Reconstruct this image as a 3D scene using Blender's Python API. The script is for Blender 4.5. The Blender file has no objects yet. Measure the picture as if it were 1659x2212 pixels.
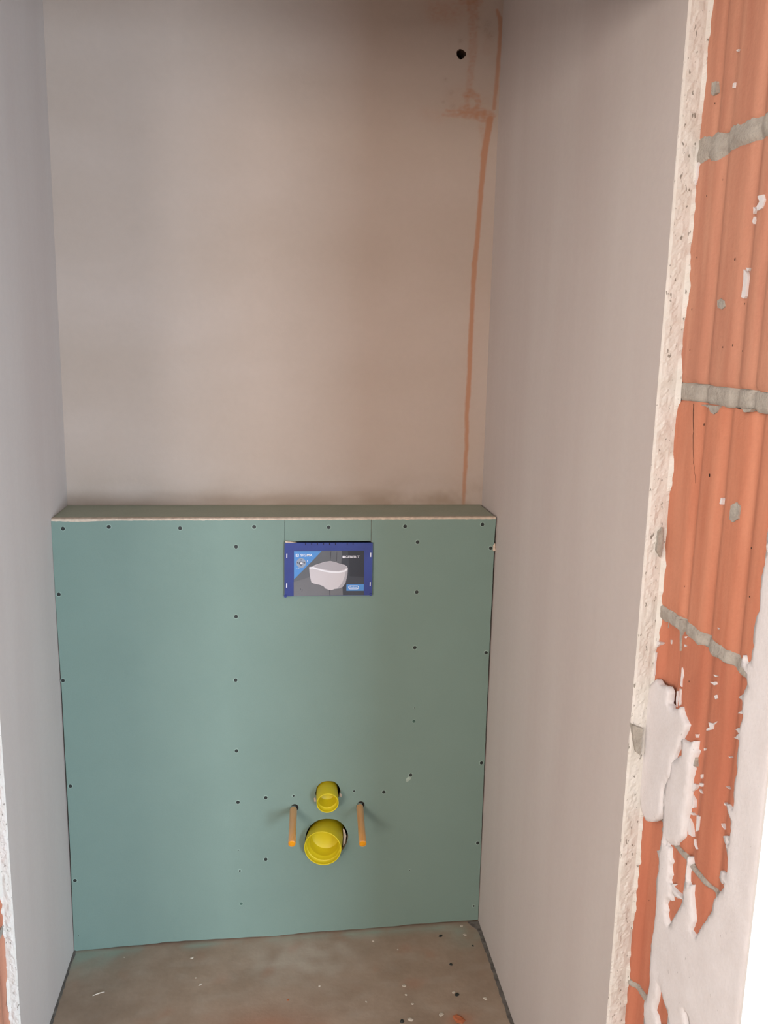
import bpy, math, random
from mathutils import Vector, Matrix, noise
from mathutils.geometry import delaunay_2d_cdt, tessellate_polygon

# ------------------------------------------------------------------ camera
F_PX = 1898.548561
CAM = Vector((0.551853, -2.210116, 1.66255))
YAW, PITCH, ROLL = 0.124904, 0.194636, 0.021462
fwd = Vector((math.sin(YAW)*math.cos(PITCH), math.cos(YAW)*math.cos(PITCH), -math.sin(PITCH)))
rg = Vector((math.cos(YAW), -math.sin(YAW), 0)); up = rg.cross(fwd)
RIGHT = math.cos(ROLL)*rg + math.sin(ROLL)*up
UP = -math.sin(ROLL)*rg + math.cos(ROLL)*up
sc = bpy.context.scene
cd = bpy.data.cameras.new('camera'); cam = bpy.data.objects.new('camera', cd)
sc.collection.objects.link(cam); sc.camera = cam
cd.sensor_fit = 'HORIZONTAL'; cd.sensor_width = 36; cd.lens = F_PX/1659*36; cd.clip_start = 0.02
M = Matrix((RIGHT, UP, -fwd)).transposed().to_4x4(); M.translation = CAM; cam.matrix_world = M

# ------------------------------------------------------------------ world, lights, exposure
w = bpy.data.worlds.new('sky'); sc.world = w; w.use_nodes = True
w.node_tree.nodes['Background'].inputs[0].default_value = (0.75, 0.87, 1.0, 1)
w.node_tree.nodes['Background'].inputs[1].default_value = 1.0
vs = sc.view_settings; vs.view_transform = 'Standard'; vs.look = 'None'; vs.gamma = 1; vs.use_curve_mapping = False
vs.exposure = 0.34
def area(name, loc, target, sx, sy, power, col):
    l = bpy.data.lights.new(name, 'AREA'); l.shape = 'RECTANGLE'; l.size = sx; l.size_y = sy
    l.energy = power; l.color = col
    o = bpy.data.objects.new(name, l); sc.collection.objects.link(o); o.location = loc
    o.rotation_euler = (Vector(target)-Vector(loc)).to_track_quat('-Z', 'Y').to_euler(); return o
# cool hall daylight behind the camera; warm left window added to brighten right wall
area('window_daylight', (2.45, -4.44, .82), (1.7, 0, .55), 1.0, 1.4, 134, (0.68, 0.84, 1.0))
area('window_daylight.001', (-1.3, -4.44, 1.72), (-1.0, 0, 1.9), 1.0, .9, 60, (1.0, 0.88, 0.79))

C = sc.collection.objects
DEP = 0.18            # depth of the installation box; rear wall plane
WID = 1.13            # niche width
ZT = 1.2085           # top of the installation box
def fz(x): return 0.015*x/1.13
def unproj(px, py, axis, val):
    d = fwd + RIGHT*(px-829.5)/F_PX + UP*(1106-py)/F_PX
    t = (val-CAM[axis])/d[axis]; return CAM + t*d
def proj(P):
    d = P-CAM; q = d.dot(fwd); return 829.5+F_PX*d.dot(RIGHT)/q, 1106-F_PX*d.dot(UP)/q

# ------------------------------------------------------------------ materials
def s2l(r, g, b):
    f = lambda c: (c/255/12.92) if c/255 <= .04045 else ((c/255+.055)/1.055)**2.4
    return (f(r), f(g), f(b))
def mat(name, col, rough=0.8, noise_amt=0.12, scale=6, col2=None, bump=0.15, bscale=120, stretch=(1,1,1), spec=0.3, metal=0, attr=None, attrcol=None, alpha=None, trans=0, fine=0.04, bdist=0.002, specks=None):
    m = bpy.data.materials.new(name); m.use_nodes = True
    nt = m.node_tree; N = nt.nodes; L = nt.links; b = N['Principled BSDF']
    b.inputs['Roughness'].default_value = rough; b.inputs['Metallic'].default_value = metal
    b.inputs['Specular IOR Level'].default_value = spec; b.inputs['Transmission Weight'].default_value = trans
    tc = N.new('ShaderNodeTexCoord'); mp = N.new('ShaderNodeMapping'); mp.inputs['Scale'].default_value = stretch
    L.new(tc.outputs['Object'], mp.inputs[0])
    n1 = N.new('ShaderNodeTexNoise'); n1.inputs['Scale'].default_value = scale; n1.inputs['Detail'].default_value = 5
    L.new(mp.outputs[0], n1.inputs[0])
    rmp = N.new('ShaderNodeValToRGB')
    c2 = col2 or tuple(c*(1-noise_amt*2) for c in col); c1 = tuple(min(1, c*(1+noise_amt*0.6)) for c in col) if not col2 else col
    rmp.color_ramp.elements[0].position = .32; rmp.color_ramp.elements[1].position = .68
    rmp.color_ramp.elements[0].color = (*c2, 1); rmp.color_ramp.elements[1].color = (*c1, 1)
    L.new(n1.outputs[0], rmp.inputs[0])
    out = rmp.outputs[0]
    n2 = N.new('ShaderNodeTexNoise'); n2.inputs['Scale'].default_value = bscale; n2.inputs['Detail'].default_value = 6
    L.new(tc.outputs['Object'], n2.inputs[0])
    if fine:
        mr = N.new('ShaderNodeMapRange'); mr.inputs[3].default_value = 1-fine*2; mr.inputs[4].default_value = 1+fine*2
        L.new(n2.outputs[0], mr.inputs[0])
        mx = N.new('ShaderNodeMix'); mx.data_type = 'RGBA'; mx.blend_type = 'MULTIPLY'; mx.inputs[0].default_value = 1
        L.new(out, mx.inputs[6]); L.new(mr.outputs[0], mx.inputs[7]); out = mx.outputs[2]
    if specks:                               # small dark pits and trowel nicks
        th, amt = specks
        mp2 = N.new('ShaderNodeMapping'); mp2.inputs['Scale'].default_value = (1, 1, .45); mp2.inputs['Rotation'].default_value = (.5, .3, .2)
        L.new(tc.outputs['Object'], mp2.inputs[0])
        n3 = N.new('ShaderNodeTexNoise'); n3.inputs['Scale'].default_value = 190; n3.inputs['Detail'].default_value = 2; L.new(mp2.outputs[0], n3.inputs[0])
        m3 = N.new('ShaderNodeMapRange'); m3.inputs[1].default_value = th; m3.inputs[2].default_value = th+.05; m3.inputs[4].default_value = amt; L.new(n3.outputs[0], m3.inputs[0])
        mx = N.new('ShaderNodeMix'); mx.data_type = 'RGBA'; mx.inputs[7].default_value = (*s2l(112, 104, 92), 1)
        L.new(m3.outputs[0], mx.inputs[0]); L.new(out, mx.inputs[6]); out = mx.outputs[2]
    for an, ac in (attr or []):
        at = N.new('ShaderNodeAttribute'); at.attribute_name = an
        mx = N.new('ShaderNodeMix'); mx.data_type = 'RGBA'; mx.inputs[7].default_value = (*ac, 1)
        L.new(at.outputs['Fac'], mx.inputs[0]); L.new(out, mx.inputs[6]); out = mx.outputs[2]
    L.new(out, b.inputs['Base Color'])
    if bump:
        bp = N.new('ShaderNodeBump'); bp.inputs['Strength'].default_value = bump; bp.inputs['Distance'].default_value = bdist
        L.new(n2.outputs[0], bp.inputs['Height']); L.new(bp.outputs[0], b.inputs['Normal'])
    return m
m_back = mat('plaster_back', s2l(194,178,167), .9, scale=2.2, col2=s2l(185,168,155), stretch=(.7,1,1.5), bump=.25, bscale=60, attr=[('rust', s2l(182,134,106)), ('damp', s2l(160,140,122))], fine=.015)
m_side = mat('plaster_side', s2l(204,196,191), .9, scale=2.5, col2=s2l(198,188,183), stretch=(1,2.5,.35), bump=.2, bscale=70, fine=.015)
m_white = mat('plaster_white', s2l(230,226,226), .9, scale=20, col2=s2l(222,217,216), bump=.35, bscale=160, fine=.02, specks=(.73,.5))
m_rough = mat('plaster_broken', s2l(226,222,216), .95, scale=30, col2=s2l(218,214,206), bump=.5, bscale=110, fine=.03, bdist=.003, specks=(.66,.75))
m_outer = mat('plaster_outer', s2l(238,235,232), .85, scale=8, col2=s2l(234,230,227), bump=.15, bscale=90, fine=.01)
m_brick = mat('brick_clay', s2l(206,139,110), .75, scale=9, col2=s2l(194,124,96), stretch=(1,6,.6), bump=.35, bscale=180, fine=.03)
m_brick2 = mat('brick_clay_pale', s2l(203,146,120), .75, scale=9, col2=s2l(190,130,106), stretch=(1,6,.6), bump=.35, bscale=180, fine=.03)
m_brick3 = mat('brick_clay_red', s2l(198,128,100), .75, scale=9, col2=s2l(186,114,88), stretch=(1,6,.6), bump=.35, bscale=180, fine=.03)
m_mortar = mat('mortar', s2l(182,176,166), .95, scale=60, col2=s2l(164,157,147), bump=.6, bscale=220, fine=.06, bdist=.004)
m_floor = mat('screed', s2l(166,146,128), .85, scale=7, col2=s2l(150,130,112), bump=.3, bscale=70, fine=.05, attr=[('greendust', s2l(150,168,155)), ('dust', s2l(184,172,158)), ('redstain', s2l(172,104,72))])
m_board = mat('green_board', s2l(124,145,136), .85, scale=5, col2=s2l(121,142,133), bump=.08, bscale=300, fine=.015, attr=[('chalk', s2l(192,200,192))])
m_boardtop = mat('green_board_dusty', s2l(168,172,154), .9, scale=9, col2=s2l(160,166,148), bump=.1)  # paler, warmer copy of the board: light on the top put into the colour
m_gyp = mat('gypsum_core', s2l(222,204,184), .95, scale=80, col2=s2l(196,176,158), bump=.8, bscale=250, fine=.05)
m_halo = mat('torn_paper', s2l(152,174,164), .9, scale=60, bump=.2, fine=0)
m_screw = mat('screw_black', s2l(38,44,42), .5, scale=100, bump=0, spec=.5, fine=0)
m_screw2 = mat('screw_filled', s2l(78,104,94), .8, scale=100, bump=0, fine=0)
m_dark = mat('void_dark', s2l(40,34,30), .95, scale=30, bump=.3)
m_hole = mat('hole_concrete', s2l(84,64,52), .95, scale=30, bump=.3)
m_foam = mat('edge_strip', s2l(122,116,110), .95, scale=60, col2=s2l(86,82,78), bump=.4)
m_yel = mat('yellow_plastic', s2l(214,196,34), .42, scale=10, col2=s2l(208,188,30), bump=0, spec=.4, fine=0)
m_org = mat('orange_sleeve', s2l(226,160,84), .35, scale=20, col2=s2l(220,150,74), bump=0, spec=.5, fine=0, trans=.25)
m_cap = mat('orange_cap', s2l(226,150,20), .4, scale=20, bump=0, spec=.4, fine=0)
m_rod = mat('zinc_rod', s2l(170,150,120), .4, scale=60, metal=.7, bump=0, fine=0)
m_chr = mat('zinc_nut', s2l(200,200,200), .25, scale=60, metal=1, bump=0, fine=0)
m_blue = mat('blue_plastic', s2l(46,64,140), .4, scale=14, col2=s2l(40,54,122), bump=0, spec=.4, fine=0)
m_cardg = mat('print_grey', s2l(104,106,112), .45, scale=12, col2=s2l(92,94,98), bump=0, fine=0)
m_cardd = mat('print_dark', s2l(66,68,76), .45, scale=12, bump=0, fine=0)
m_cardl = mat('print_line', s2l(70,70,76), .45, bump=0, fine=0)
m_lb = mat('print_blue', s2l(84,142,206), .45, scale=12, noise_amt=.02, bump=0, fine=0)
m_wht = mat('print_white', s2l(232,232,238), .5, noise_amt=.02, bump=0, fine=0)
m_bowl = mat('print_bowl', s2l(202,196,200), .5, noise_amt=.03, bump=0, fine=0)
m_lid = mat('print_lid', s2l(172,168,174), .5, noise_amt=.03, bump=0, fine=0)
m_icon = mat('print_icon', s2l(150,160,178), .5, noise_amt=.03, bump=0, fine=0)
m_crumb = mat('crumb_white', s2l(206,194,178), .9, scale=100, bump=.3)
m_rcrumb = mat('crumb_red', s2l(190,112,76), .9, scale=100, bump=.3)
m_frame = mat('window_white', s2l(230,230,230), .4, bump=0)

# ------------------------------------------------------------------ helpers
def obj(name, verts, faces, m, parent=None, smooth=False, mi=None, kind=None):
    me = bpy.data.meshes.new(name); me.from_pydata([tuple(v) for v in verts], [], faces)
    for q in (m if isinstance(m, (list, tuple)) else [m]): me.materials.append(q)
    if mi: me.polygons.foreach_set('material_index', mi)
    if smooth: me.polygons.foreach_set('use_smooth', [True]*len(faces))
    me.validate(); me.update()
    o = bpy.data.objects.new(name, me); C.link(o)
    if parent: o.parent = parent
    if kind: o['kind'] = kind
    return o
def tag(o, label=None, cat=None, group=None, kind=None):
    if label: o['label'] = label
    if cat: o['category'] = cat
    if group: o['group'] = group
    if kind: o['kind'] = kind
    return o
def empty(name, loc, label, cat, group=None):
    o = bpy.data.objects.new(name, None); o.empty_display_size = .05; C.link(o); o.location = loc
    o.matrix_world = Matrix.Translation(loc)
    return tag(o, label, cat, group)
def rebase(root, *objs):                 # parts are built in world coordinates, then shifted into the root's frame
    for o in objs:
        o.data.transform(Matrix.Translation(-root.location))
def box(x0, x1, y0, y1, z0, z1):
    v = [(x, y, z) for x in (x0, x1) for y in (y0, y1) for z in (z0, z1)]
    f = [(0,1,3,2), (4,6,7,5), (0,4,5,1), (2,3,7,6), (0,2,6,4), (1,5,7,3)]
    return v, f
def merge(*parts):
    V, Fc = [], []
    for v, f in parts:
        n = len(V); V += list(v); Fc += [tuple(i+n for i in q) for q in f]
    return V, Fc
def prism(loops, frm, th, both=True):
    """loops: outer + holes as 2-D lists; frm(u, v, d) -> 3-D; extruded from d=0 to d=th"""
    tris = tessellate_polygon([[Vector((p[0], p[1], 0)) for p in lp] for lp in loops])
    flat = [p for lp in loops for p in lp]; n = len(flat)
    V = [frm(p[0], p[1], 0) for p in flat] + [frm(p[0], p[1], th) for p in flat]
    Fc = []; cap = []
    for t in tris: Fc.append(tuple(t)); cap.append(0)
    for t in tris: Fc.append((t[2]+n, t[1]+n, t[0]+n)); cap.append(0)
    k = 0
    for lp in loops:
        for i in range(len(lp)):
            a, b = k+i, k+(i+1) % len(lp); Fc.append((a, a+n, b+n, b)); cap.append(1)
        k += len(lp)
    return V, Fc, cap
def rag(lp, amp, step, rnd, closed=True):
    out = []
    n = len(lp)
    for i in range(n if closed else n-1):
        a, b = lp[i], lp[(i+1) % n]; L = math.hypot(b[0]-a[0], b[1]-a[1]); k = max(1, int(L/step))
        out.append(a)
        for j in range(1, k):
            t = j/k; nx, ny = -(b[1]-a[1])/L, (b[0]-a[0])/L; d = rnd.uniform(-amp, amp)
            out.append((a[0]+(b[0]-a[0])*t+nx*d, a[1]+(b[1]-a[1])*t+ny*d))
    if not closed: out.append(lp[-1])
    return out
def lathe(prof, org, ax, n=40):
    ax = ax.normalized(); u = ax.cross(Vector((0, 0, 1))).normalized(); v = u.cross(ax)
    V, Fc = [], []
    for (r, h) in prof:
        for i in range(n):
            a = 2*math.pi*i/n; V.append(org+ax*h+u*r*math.cos(a)+v*r*math.sin(a))
    for j in range(len(prof)-1):
        for i in range(n):
            k = (i+1) % n; Fc.append((j*n+i, j*n+k, (j+1)*n+k, (j+1)*n+i))
    if prof[0][0] < .004: pass
    Fc.append(tuple(range(n))[::-1]) if prof[0][0] < .9e-3*5 or True and prof[0] == 'x' else None
    Fc = [f for f in Fc if f]
    return V, Fc
def nz(x, y, z=0.0): return noise.noise(Vector((x, y, z)))

# ================================================================== SETTING
# ---- floor (sloping very slightly), stops short of the side walls where the edge strips stand
xs = [-2.0, -1.0, -.3, -.02, .0045]+[.006+i*.0124 for i in range(1, 90)]+[1.1222, 1.2, 2, 3.2]
ys = [-4.5, -3, -1.6, -.8]+[-.6+i*.0125 for i in range(48)]+[.01, .2]
V = []; Fc = []; gd = []; du = []; rs = []
for y in ys:
    for x in xs:
        inn = 0 < x < WID and y < .01
        V.append((x, y, fz(x)+(nz(x*14, y*14)*.0016 if inn else 0)))
        n_ = nz(x*7+3, y*9); n2 = nz(x*25, y*25, 5)
        e = math.exp(-((y)/.022)**2)*(.55+1.6*n_+.8*n2)
        corner = math.exp(-(((x-.03)/.09)**2+((y+.02)/.07)**2))*.6 + math.exp(-(((x-1.08)/.05)**2+((y+.05)/.05)**2))*.4
        gd.append(max(0, min(.8, e+corner*(1+n2))) if inn else 0)
        d_ = math.exp(-(((x-.62)/.13)**2+((y+.09)/.08)**2))*(.75+.9*n2) + .35*max(0, nz(x*18, y*30, 9)+.05)
        du.append(max(0, min(.8, d_)) if inn else 0)
        rs.append(max(0, min(.5, (.7*math.exp(-(((x-1.0)/.03)**2+((y+.36)/.02)**2))+.5*math.exp(-(((x-.52)/.12)**2+((y+.36)/.08)**2))+max(0, nz(x*16, y*16, 2)-.3)*.6))) if inn else 0)
nx_ = len(xs)
for j in range(len(ys)-1):
    for i in range(nx_-1): Fc.append((j*nx_+i, j*nx_+i+1, (j+1)*nx_+i+1, (j+1)*nx_+i))
n = len(V)
V += [(-2, -4.5, -.1), (3.2, -4.5, -.1), (3.2, .2, -.1), (-2, .2, -.1)]; Fc.append((n+3, n+2, n+1, n)); gd += [0]*4; du += [0]*4; rs += [0]*4
floor = obj('floor', V, Fc, m_floor, smooth=True, kind='structure')
tag(floor, 'dusty grey brown concrete screed floor of the niche with pale dust and crumbs')
for an, arr in (('greendust', gd), ('dust', du), ('redstain', rs)):
    a = floor.data.attributes.new(an, 'FLOAT', 'POINT'); a.data.foreach_set('value', arr)
rnd = random.Random(4)
# ---- edge gap strips between screed and side walls
for x0, x1, nm, lb, ks in ((-.001, .0058, 'trim_1', 'dark gap strip where the floor meets the left wall', 1), (1.1205, 1.1325, 'trim_2', 'dark gap strip where the floor meets the right wall', 1)):
    V = []; Fc = []; k = 60
    for i in range(k+1):
        y = -.9+i*.9/k+.0
        dx = rnd.uniform(-.0015, .0015); hz = rnd.uniform(.0, .0018)
        a, b = (x0, x1+dx+(.008 if (i < 3) else 0)) if nm == 'trim_1' else (x0+dx-(.022*math.exp(-((y+.0)/.025)**2)), x1)
        V += [(a, y, fz(a)+.0015+hz), (b, y, fz(b)+.0015+hz), (a, y, -.01), (b, y, -.01)]
        if i:
            q = (i-1)*4; Fc += [(q, q+1, q+5, q+4), (q, q+4, q+6, q+2), (q+1, q+3, q+7, q+5)]
    tag(obj(nm, V, Fc, m_foam, kind='structure'), lb)

# ---- rear wall with the water stain and the drilled hole
hx, _, hz_ = unproj(996, 117, 1, DEP); HR = .0122
XS = [-.03+i*.04 for i in range(24)]; XS = [x for x in XS if x < .86]+[.865+i*.0026 for i in range(103)]
ZS = [0, .3, .6, .9, 1.1, 1.17]+[1.2+i*.0026 for i in range(523)]+[2.58, 2.72]
def segd(p, a, b):
    ax, ay, bx, by = a[0], a[1], b[0], b[1]; dx, dy = bx-ax, by-ay
    t = max(0, min(1, ((p[0]-ax)*dx+(p[1]-ay)*dy)/(dx*dx+dy*dy+1e-9)))
    return math.hypot(p[0]-ax-dx*t, p[1]-ay-dy*t), t
lines = [  # (points with half-width px, intensity, softness)
 ([(1058,258,6),(1055,280,6),(1050,310,5.5),(1046,335,6),(1044,360,5),(1040,400,4.5),(1036,450,4),(1031,520,4),(1025,570,4.5),(1021,640,3.6),(1017,720,3.8),(1014,800,4),(1011,860,4),(1008,900,3.4),(1008,960,3),(1005,1010,3.2),(1003,1040,2.6),(1001,1092,2.4)], .95, 2.0),
 ([(1074,22,2),(1080,40,4),(1081,70,3.6),(1078,110,3),(1075,150,3.4),(1072,190,3.2),(1069,215,3),(1067,234,3)], .75, 2.0),
 ([(1020,0,11),(1022,40,9),(1022,90,8),(1020,130,7),(1016,165,5),(1013,195,5)], .42, 4),
 ([(1006,205,5),(1018,202,7),(1031,208,6),(1034,222,4),(1030,232,4)], .55, 3),
 ([(1009,208,3.5),(1009,222,4),(1008,232,6)], .5, 3),
 ([(964,239,2),(985,242,3),(1005,243,4),(1030,242,8),(1042,242,7)], .6, 3),
 ([(958,248,2),(980,250,3),(1010,250,3),(1030,252,5)], .5, 3),
 ([(1000,236,8),(1030,248,10),(1052,254,12)], .45, 6),
 ([(1040,252,10),(1058,248,10),(1064,250,5)], .45, 3),
 ([(1040,275,4),(1044,300,3),(1042,340,2)], .3, 5),
 ([(920,244,8),(950,252,8)], .12, 12),
 ([(950,10,22),(1010,6,22)], .28, 22), ([(1000,0,8),(1036,3,6)], .4, 6),
 ([(945,30,14),(975,40,12)], .2, 16),
 ([(990,215,22),(1045,225,14)], .14, 18),
 ([(1052,110,6),(1056,80,6)], .15, 8),
 ([(1035,600,4),(1025,700,6),(1002,900,8),(990,1060,14)], .09, 22)]
prep = []
for pts, inten, soft in lines:
    R_ = max(p[2] for p in pts)+soft*2.5
    prep.append((pts, inten, soft, min(p[0] for p in pts)-R_, max(p[0] for p in pts)+R_, min(p[1] for p in pts)-R_, max(p[1] for p in pts)+R_))
V = []; ru = []; dm = []
for z in ZS:
    for x in XS:
        dx, dz = x-hx, z-hz_; r = math.hypot(dx, dz)
        if 0 < abs(r-HR) < .0013 and r > 1e-6:
            k = HR*(1+.07*math.sin(3*math.atan2(dz, dx)+1))/r; xx, zz = hx+dx*k, hz_+dz*k
        else: xx, zz = x, z
        V.append((xx, DEP, zz))
        v = 0; dmp = 0
        if x > .82 and z > 1.1:
            px, py = proj(Vector((x, DEP, z)))
            jx = nz(px*.05, py*.05)*3+nz(px*.2, py*.2, 3)*1.5; jy = nz(px*.05, py*.05, 8)*3
            for pts, inten, soft, a0, a1, b0, b1 in prep:
                if not (a0 <= px <= a1 and b0 <= py <= b1): continue
                best = 1e9
                for i in range(len(pts)-1):
                    amp = 1 if soft > 2.5 else .35
                    d, t = segd((px+jx*amp, py+jy*amp), pts[i], pts[i+1]); d -= pts[i][2]*(1-t)+pts[i+1][2]*t
                    best = min(best, d)
                q = inten*(1 if best < -soft*.4 else math.exp(-((best+soft*.4)/soft)**2))
                if soft > 2.5: q *= .8+.6*nz(px*.12, py*.2, 4)
                v = 1-(1-v)*(1-max(0, q))
            for (cx, cy, rr) in ((963,172,5),(975,200,5),(978,230,6),(958,220,4),(1058,75,9),(1053,50,8),(1048,65,6),(1034,60,5),(1034,40,5),(995,88,5)):
                dmp += .45*math.exp(-((px-cx)**2+(py-cy)**2)/rr**2)*(.7+nz(px*.3, py*.3))
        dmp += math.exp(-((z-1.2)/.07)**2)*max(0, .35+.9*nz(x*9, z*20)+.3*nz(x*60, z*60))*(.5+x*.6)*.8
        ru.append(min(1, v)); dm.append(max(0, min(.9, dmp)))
nx_ = len(XS); Fc = []
for j in range(len(ZS)-1):
    for i in range(nx_-1):
        ids = (j*nx_+i, j*nx_+i+1, (j+1)*nx_+i+1, (j+1)*nx_+i)
        if all(math.hypot(V[q][0]-hx, V[q][2]-hz_) < HR*1.09+1e-5 for q in ids): continue
        Fc.append(ids)
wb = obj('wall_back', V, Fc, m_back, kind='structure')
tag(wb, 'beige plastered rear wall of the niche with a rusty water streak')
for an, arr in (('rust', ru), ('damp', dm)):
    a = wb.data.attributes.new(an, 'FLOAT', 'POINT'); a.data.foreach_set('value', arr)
V, Fc = lathe([(HR*1.12, 0.0003), (HR*1.0, .012), (HR*.9, .05), (.0001, .05)], Vector((hx, DEP, hz_)), Vector((0, 1, 0)), 14)
tag(obj('drill_hole', V, Fc, m_hole, wb), 'dark round hole drilled through the plaster')
V, Fc = box(-.1, 1.25, DEP+.06, DEP+.2, 0, 2.72)
obj('masonry_backing', V, Fc, m_mortar, wb)

# ---- side walls (smooth plaster faces inside the niche)
def side(x, y0, y1, zn=20, yn=24):
    V = []; Fc = []
    for j in range(zn+1):
        for i in range(yn+1):
            yy = y0+(y1-y0)*i/yn; zz = -.02+2.74*j/zn
            V.append((x+nz(yy*2.5, zz*2.0, x)*.0012, yy, zz))
    for j in range(zn):
        for i in range(yn):
            a = j*(yn+1)+i; Fc.append((a, a+1, a+yn+2, a+yn+1))
    return V, Fc
YR, YL = -.920, -.477
V, Fc = side(WID, YR, DEP+.05)
WR = obj('wall_right', V, Fc, m_side, smooth=True, kind='structure'); tag(WR, 'smooth grey plastered right wall ending in a broken edge and bare brick jamb')
V, Fc = side(0.0, YL, DEP+.05)
WL = obj('wall_left', V, Fc, m_side, smooth=True, kind='structure'); tag(WL, 'smooth grey plastered left wall of the niche')

def ragged_edge(name, x_in, x_out, y0, z0, z1, parent, seed, mt, label, ystep=.004, bulge=.006):
    """broken end face of the plaster layer: grid over (thickness, height), rough in depth"""
    nx = 9; nz_n = int((z1-z0)/ystep); V = []; Fc = []; sg = 1 if x_out > x_in else -1
    for j in range(nz_n+1):
        z = z0+(z1-z0)*j/nz_n
        for i in range(nx+1):
            t = i/nx
            x = x_in+(x_out-x_in)*t
            rough = nz(x*60+seed, z*40, seed)*bulge*.55 + nz(x*200+seed, z*150, seed+4)*bulge*.2
            y = y0 - .0015 - abs(rough)*(.3+.9*math.sin(math.pi*min(1, t*1.15)))-.003*max(0, nz(seed, z*12))*t
            if i == 0:
                x += sg*0.0; y = y0+abs(nz(seed*3, z*130))*.0028
                x = x_in - sg*.0004
            if i == nx:
                y = y0 - .001 - max(0, .0035+.011*nz(seed+7, z*14)+.006*nz(seed+9, z*70)); x += sg*.003
            V.append((x, y, z))
        V.append((x_out+sg*.004, y0+.03, z))
    w_ = nx+2
    for j in range(nz_n):
        for i in range(w_-1):
            a = j*w_+i; Fc.append((a, a+1, a+w_+1, a+w_))
    o = obj(name, V, Fc, mt, parent, smooth=False); o['label'] = label; return o
XB = 1.163                               # crest plane of the grooved brick face
ragged_edge('plaster_edge', WID, XB-.002, YR, -.02, 2.25, WR, 2.3, m_rough, 'broken whitish edge of the plaster layer')
ragged_edge('plaster_edge', 0.0, -.019, YL, -.02, 2.25, WL, 7.7, m_rough, 'bright ragged edge of the plaster layer', bulge=.009)

# ---- grooved clay blocks of the right jamb
S0, S1 = .890, 1.262
grooves = {
 'A': [(.965,.0035,.008),(1.005,.002,.01),(1.085,.004,.010),(1.15,.003,.01),(1.20,.004,.01)],
 'B': [(.997,.0055,.011),(1.084,.005,.012),(1.130,.0035,.008),(1.19,.005,.011)],
 'C': [(1.001,.0055,.010),(1.073,.006,.012),(1.152,.006,.013),(1.205,.004,.010)],
 'D': [(1.088,.0045,.013),(1.164,.005,.012),(1.21,.003,.01)],
 'E': [(1.083,.003,.012),(1.158,.006,.012),(1.21,.003,.01)]}
def prof(course, s):
    x = XB
    for c, d, w_ in grooves[course]: x += 1.25*d*math.exp(-((s-c)/w_)**2)
    if course in 'DE':                   # the wide channel at the inner side
        a = 1/(1+math.exp(-(s-.934)/.0018)); b = 1/(1+math.exp((s-(.998 if course == 'D' else .992))/.0016))
        x += .010*a*b + .004*a*b*math.exp(-((s-.985)/.02)**2)
    return x
courses = [('A', 1.949, 2.262, m_brick2), ('B', 1.607, 1.925, m_brick2), ('C', 1.252, 1.581, m_brick), ('D', .908, 1.238, m_brick3), ('E', .573, .901, m_brick3), ('E', .215, .563, m_brick3), ('D', -.02, .201, m_brick3)]
for ci, (cn, z0, z1, bm_) in enumerate(courses):
    V = []; Fc = []; ns = 92; nzn = 14
    zz = [z0, z0+.003, z0+.008]+[z0+.008+(z1-z0-.016)*k/(nzn-4) for k in range(1, nzn-4)]+[z1-.008, z1-.003, z1]
    for j, z in enumerate(zz):
        e = {0: .006, 1: .002}.get(min(j, len(zz)-1-j), 0)
        for i in range(ns+1):
            s = S0+(S1-S0)*i/ns
            V.append((prof(cn, s)+e*(.6+.5*nz(s*40, z*3, ci))+nz(s*12, z*5, ci+.5)*.0007, -s, z+(nz(s*30, z, ci)*.0015 if e else 0)))
    w_ = ns+1
    for j in range(len(zz)-1):
        for i in range(ns):
            a = j*w_+i; Fc.append((a, a+w_, a+w_+1, a+1))
    n0 = len(V); v2, f2 = box(XB+.03, XB+.12, -S1+.004, -S0-.004, z0+.002, z1-.002)
    V += v2; Fc += [tuple(q+n0 for q in f) for f in f2]
    obj('brick', V, Fc, bm_, WR, smooth=True)
# mortar beds between the courses, following the grooves
beds = [(1.937, .016, 'B', 'irregular grey mortar bed smeared over the blocks', .007), (1.594, .014, 'B', None, .001), (1.245, .011, 'C', None, .004), (.9045, .0032, 'E', None, .004), (.568, .0045, 'E', None, .003), (.208, .009, 'E', None, .002)]
for bi, (zc, hh, cn, lb, irr) in enumerate(beds):
    V = []; Fc = []; ns = 120; rows = 6
    for j in range(rows+1):
        t = j/rows*2-1
        for i in range(ns+1):
            s = S0+(S1-S0)*i/ns
            edge = nz(s*22, bi*3.1, 1)*irr*1.6+nz(s*90, bi, 2)*irr*.6
            top = hh+abs(edge)*(1 if t > 0 else 1.2)
            bulge = (irr*.55 if irr > .002 else -.0006)
            x = prof(cn, s)-bulge*(1-t*t)*(.5+nz(s*30, t, bi))-(0.0006 if irr > .002 else -.0012)+(.004 if abs(t) > .99 else 0)+nz(s*150, t*4, bi)*.0006
            V.append((x, -s, zc+t*top+edge*.5))
    w_ = ns+1
    for j in range(rows):
        for i in range(ns):
            a = j*w_+i; Fc.append((a, a+w_, a+w_+1, a+1))
    o = obj('mortar_joint', V, Fc, m_mortar, WR, smooth=True)
    if lb: o['label'] = lb
V, Fc = box(XB+.016, XB+.12, -S1+.002, -.85, -.02, 2.26)
obj('mortar_core', V, Fc, m_mortar, WR)

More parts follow.
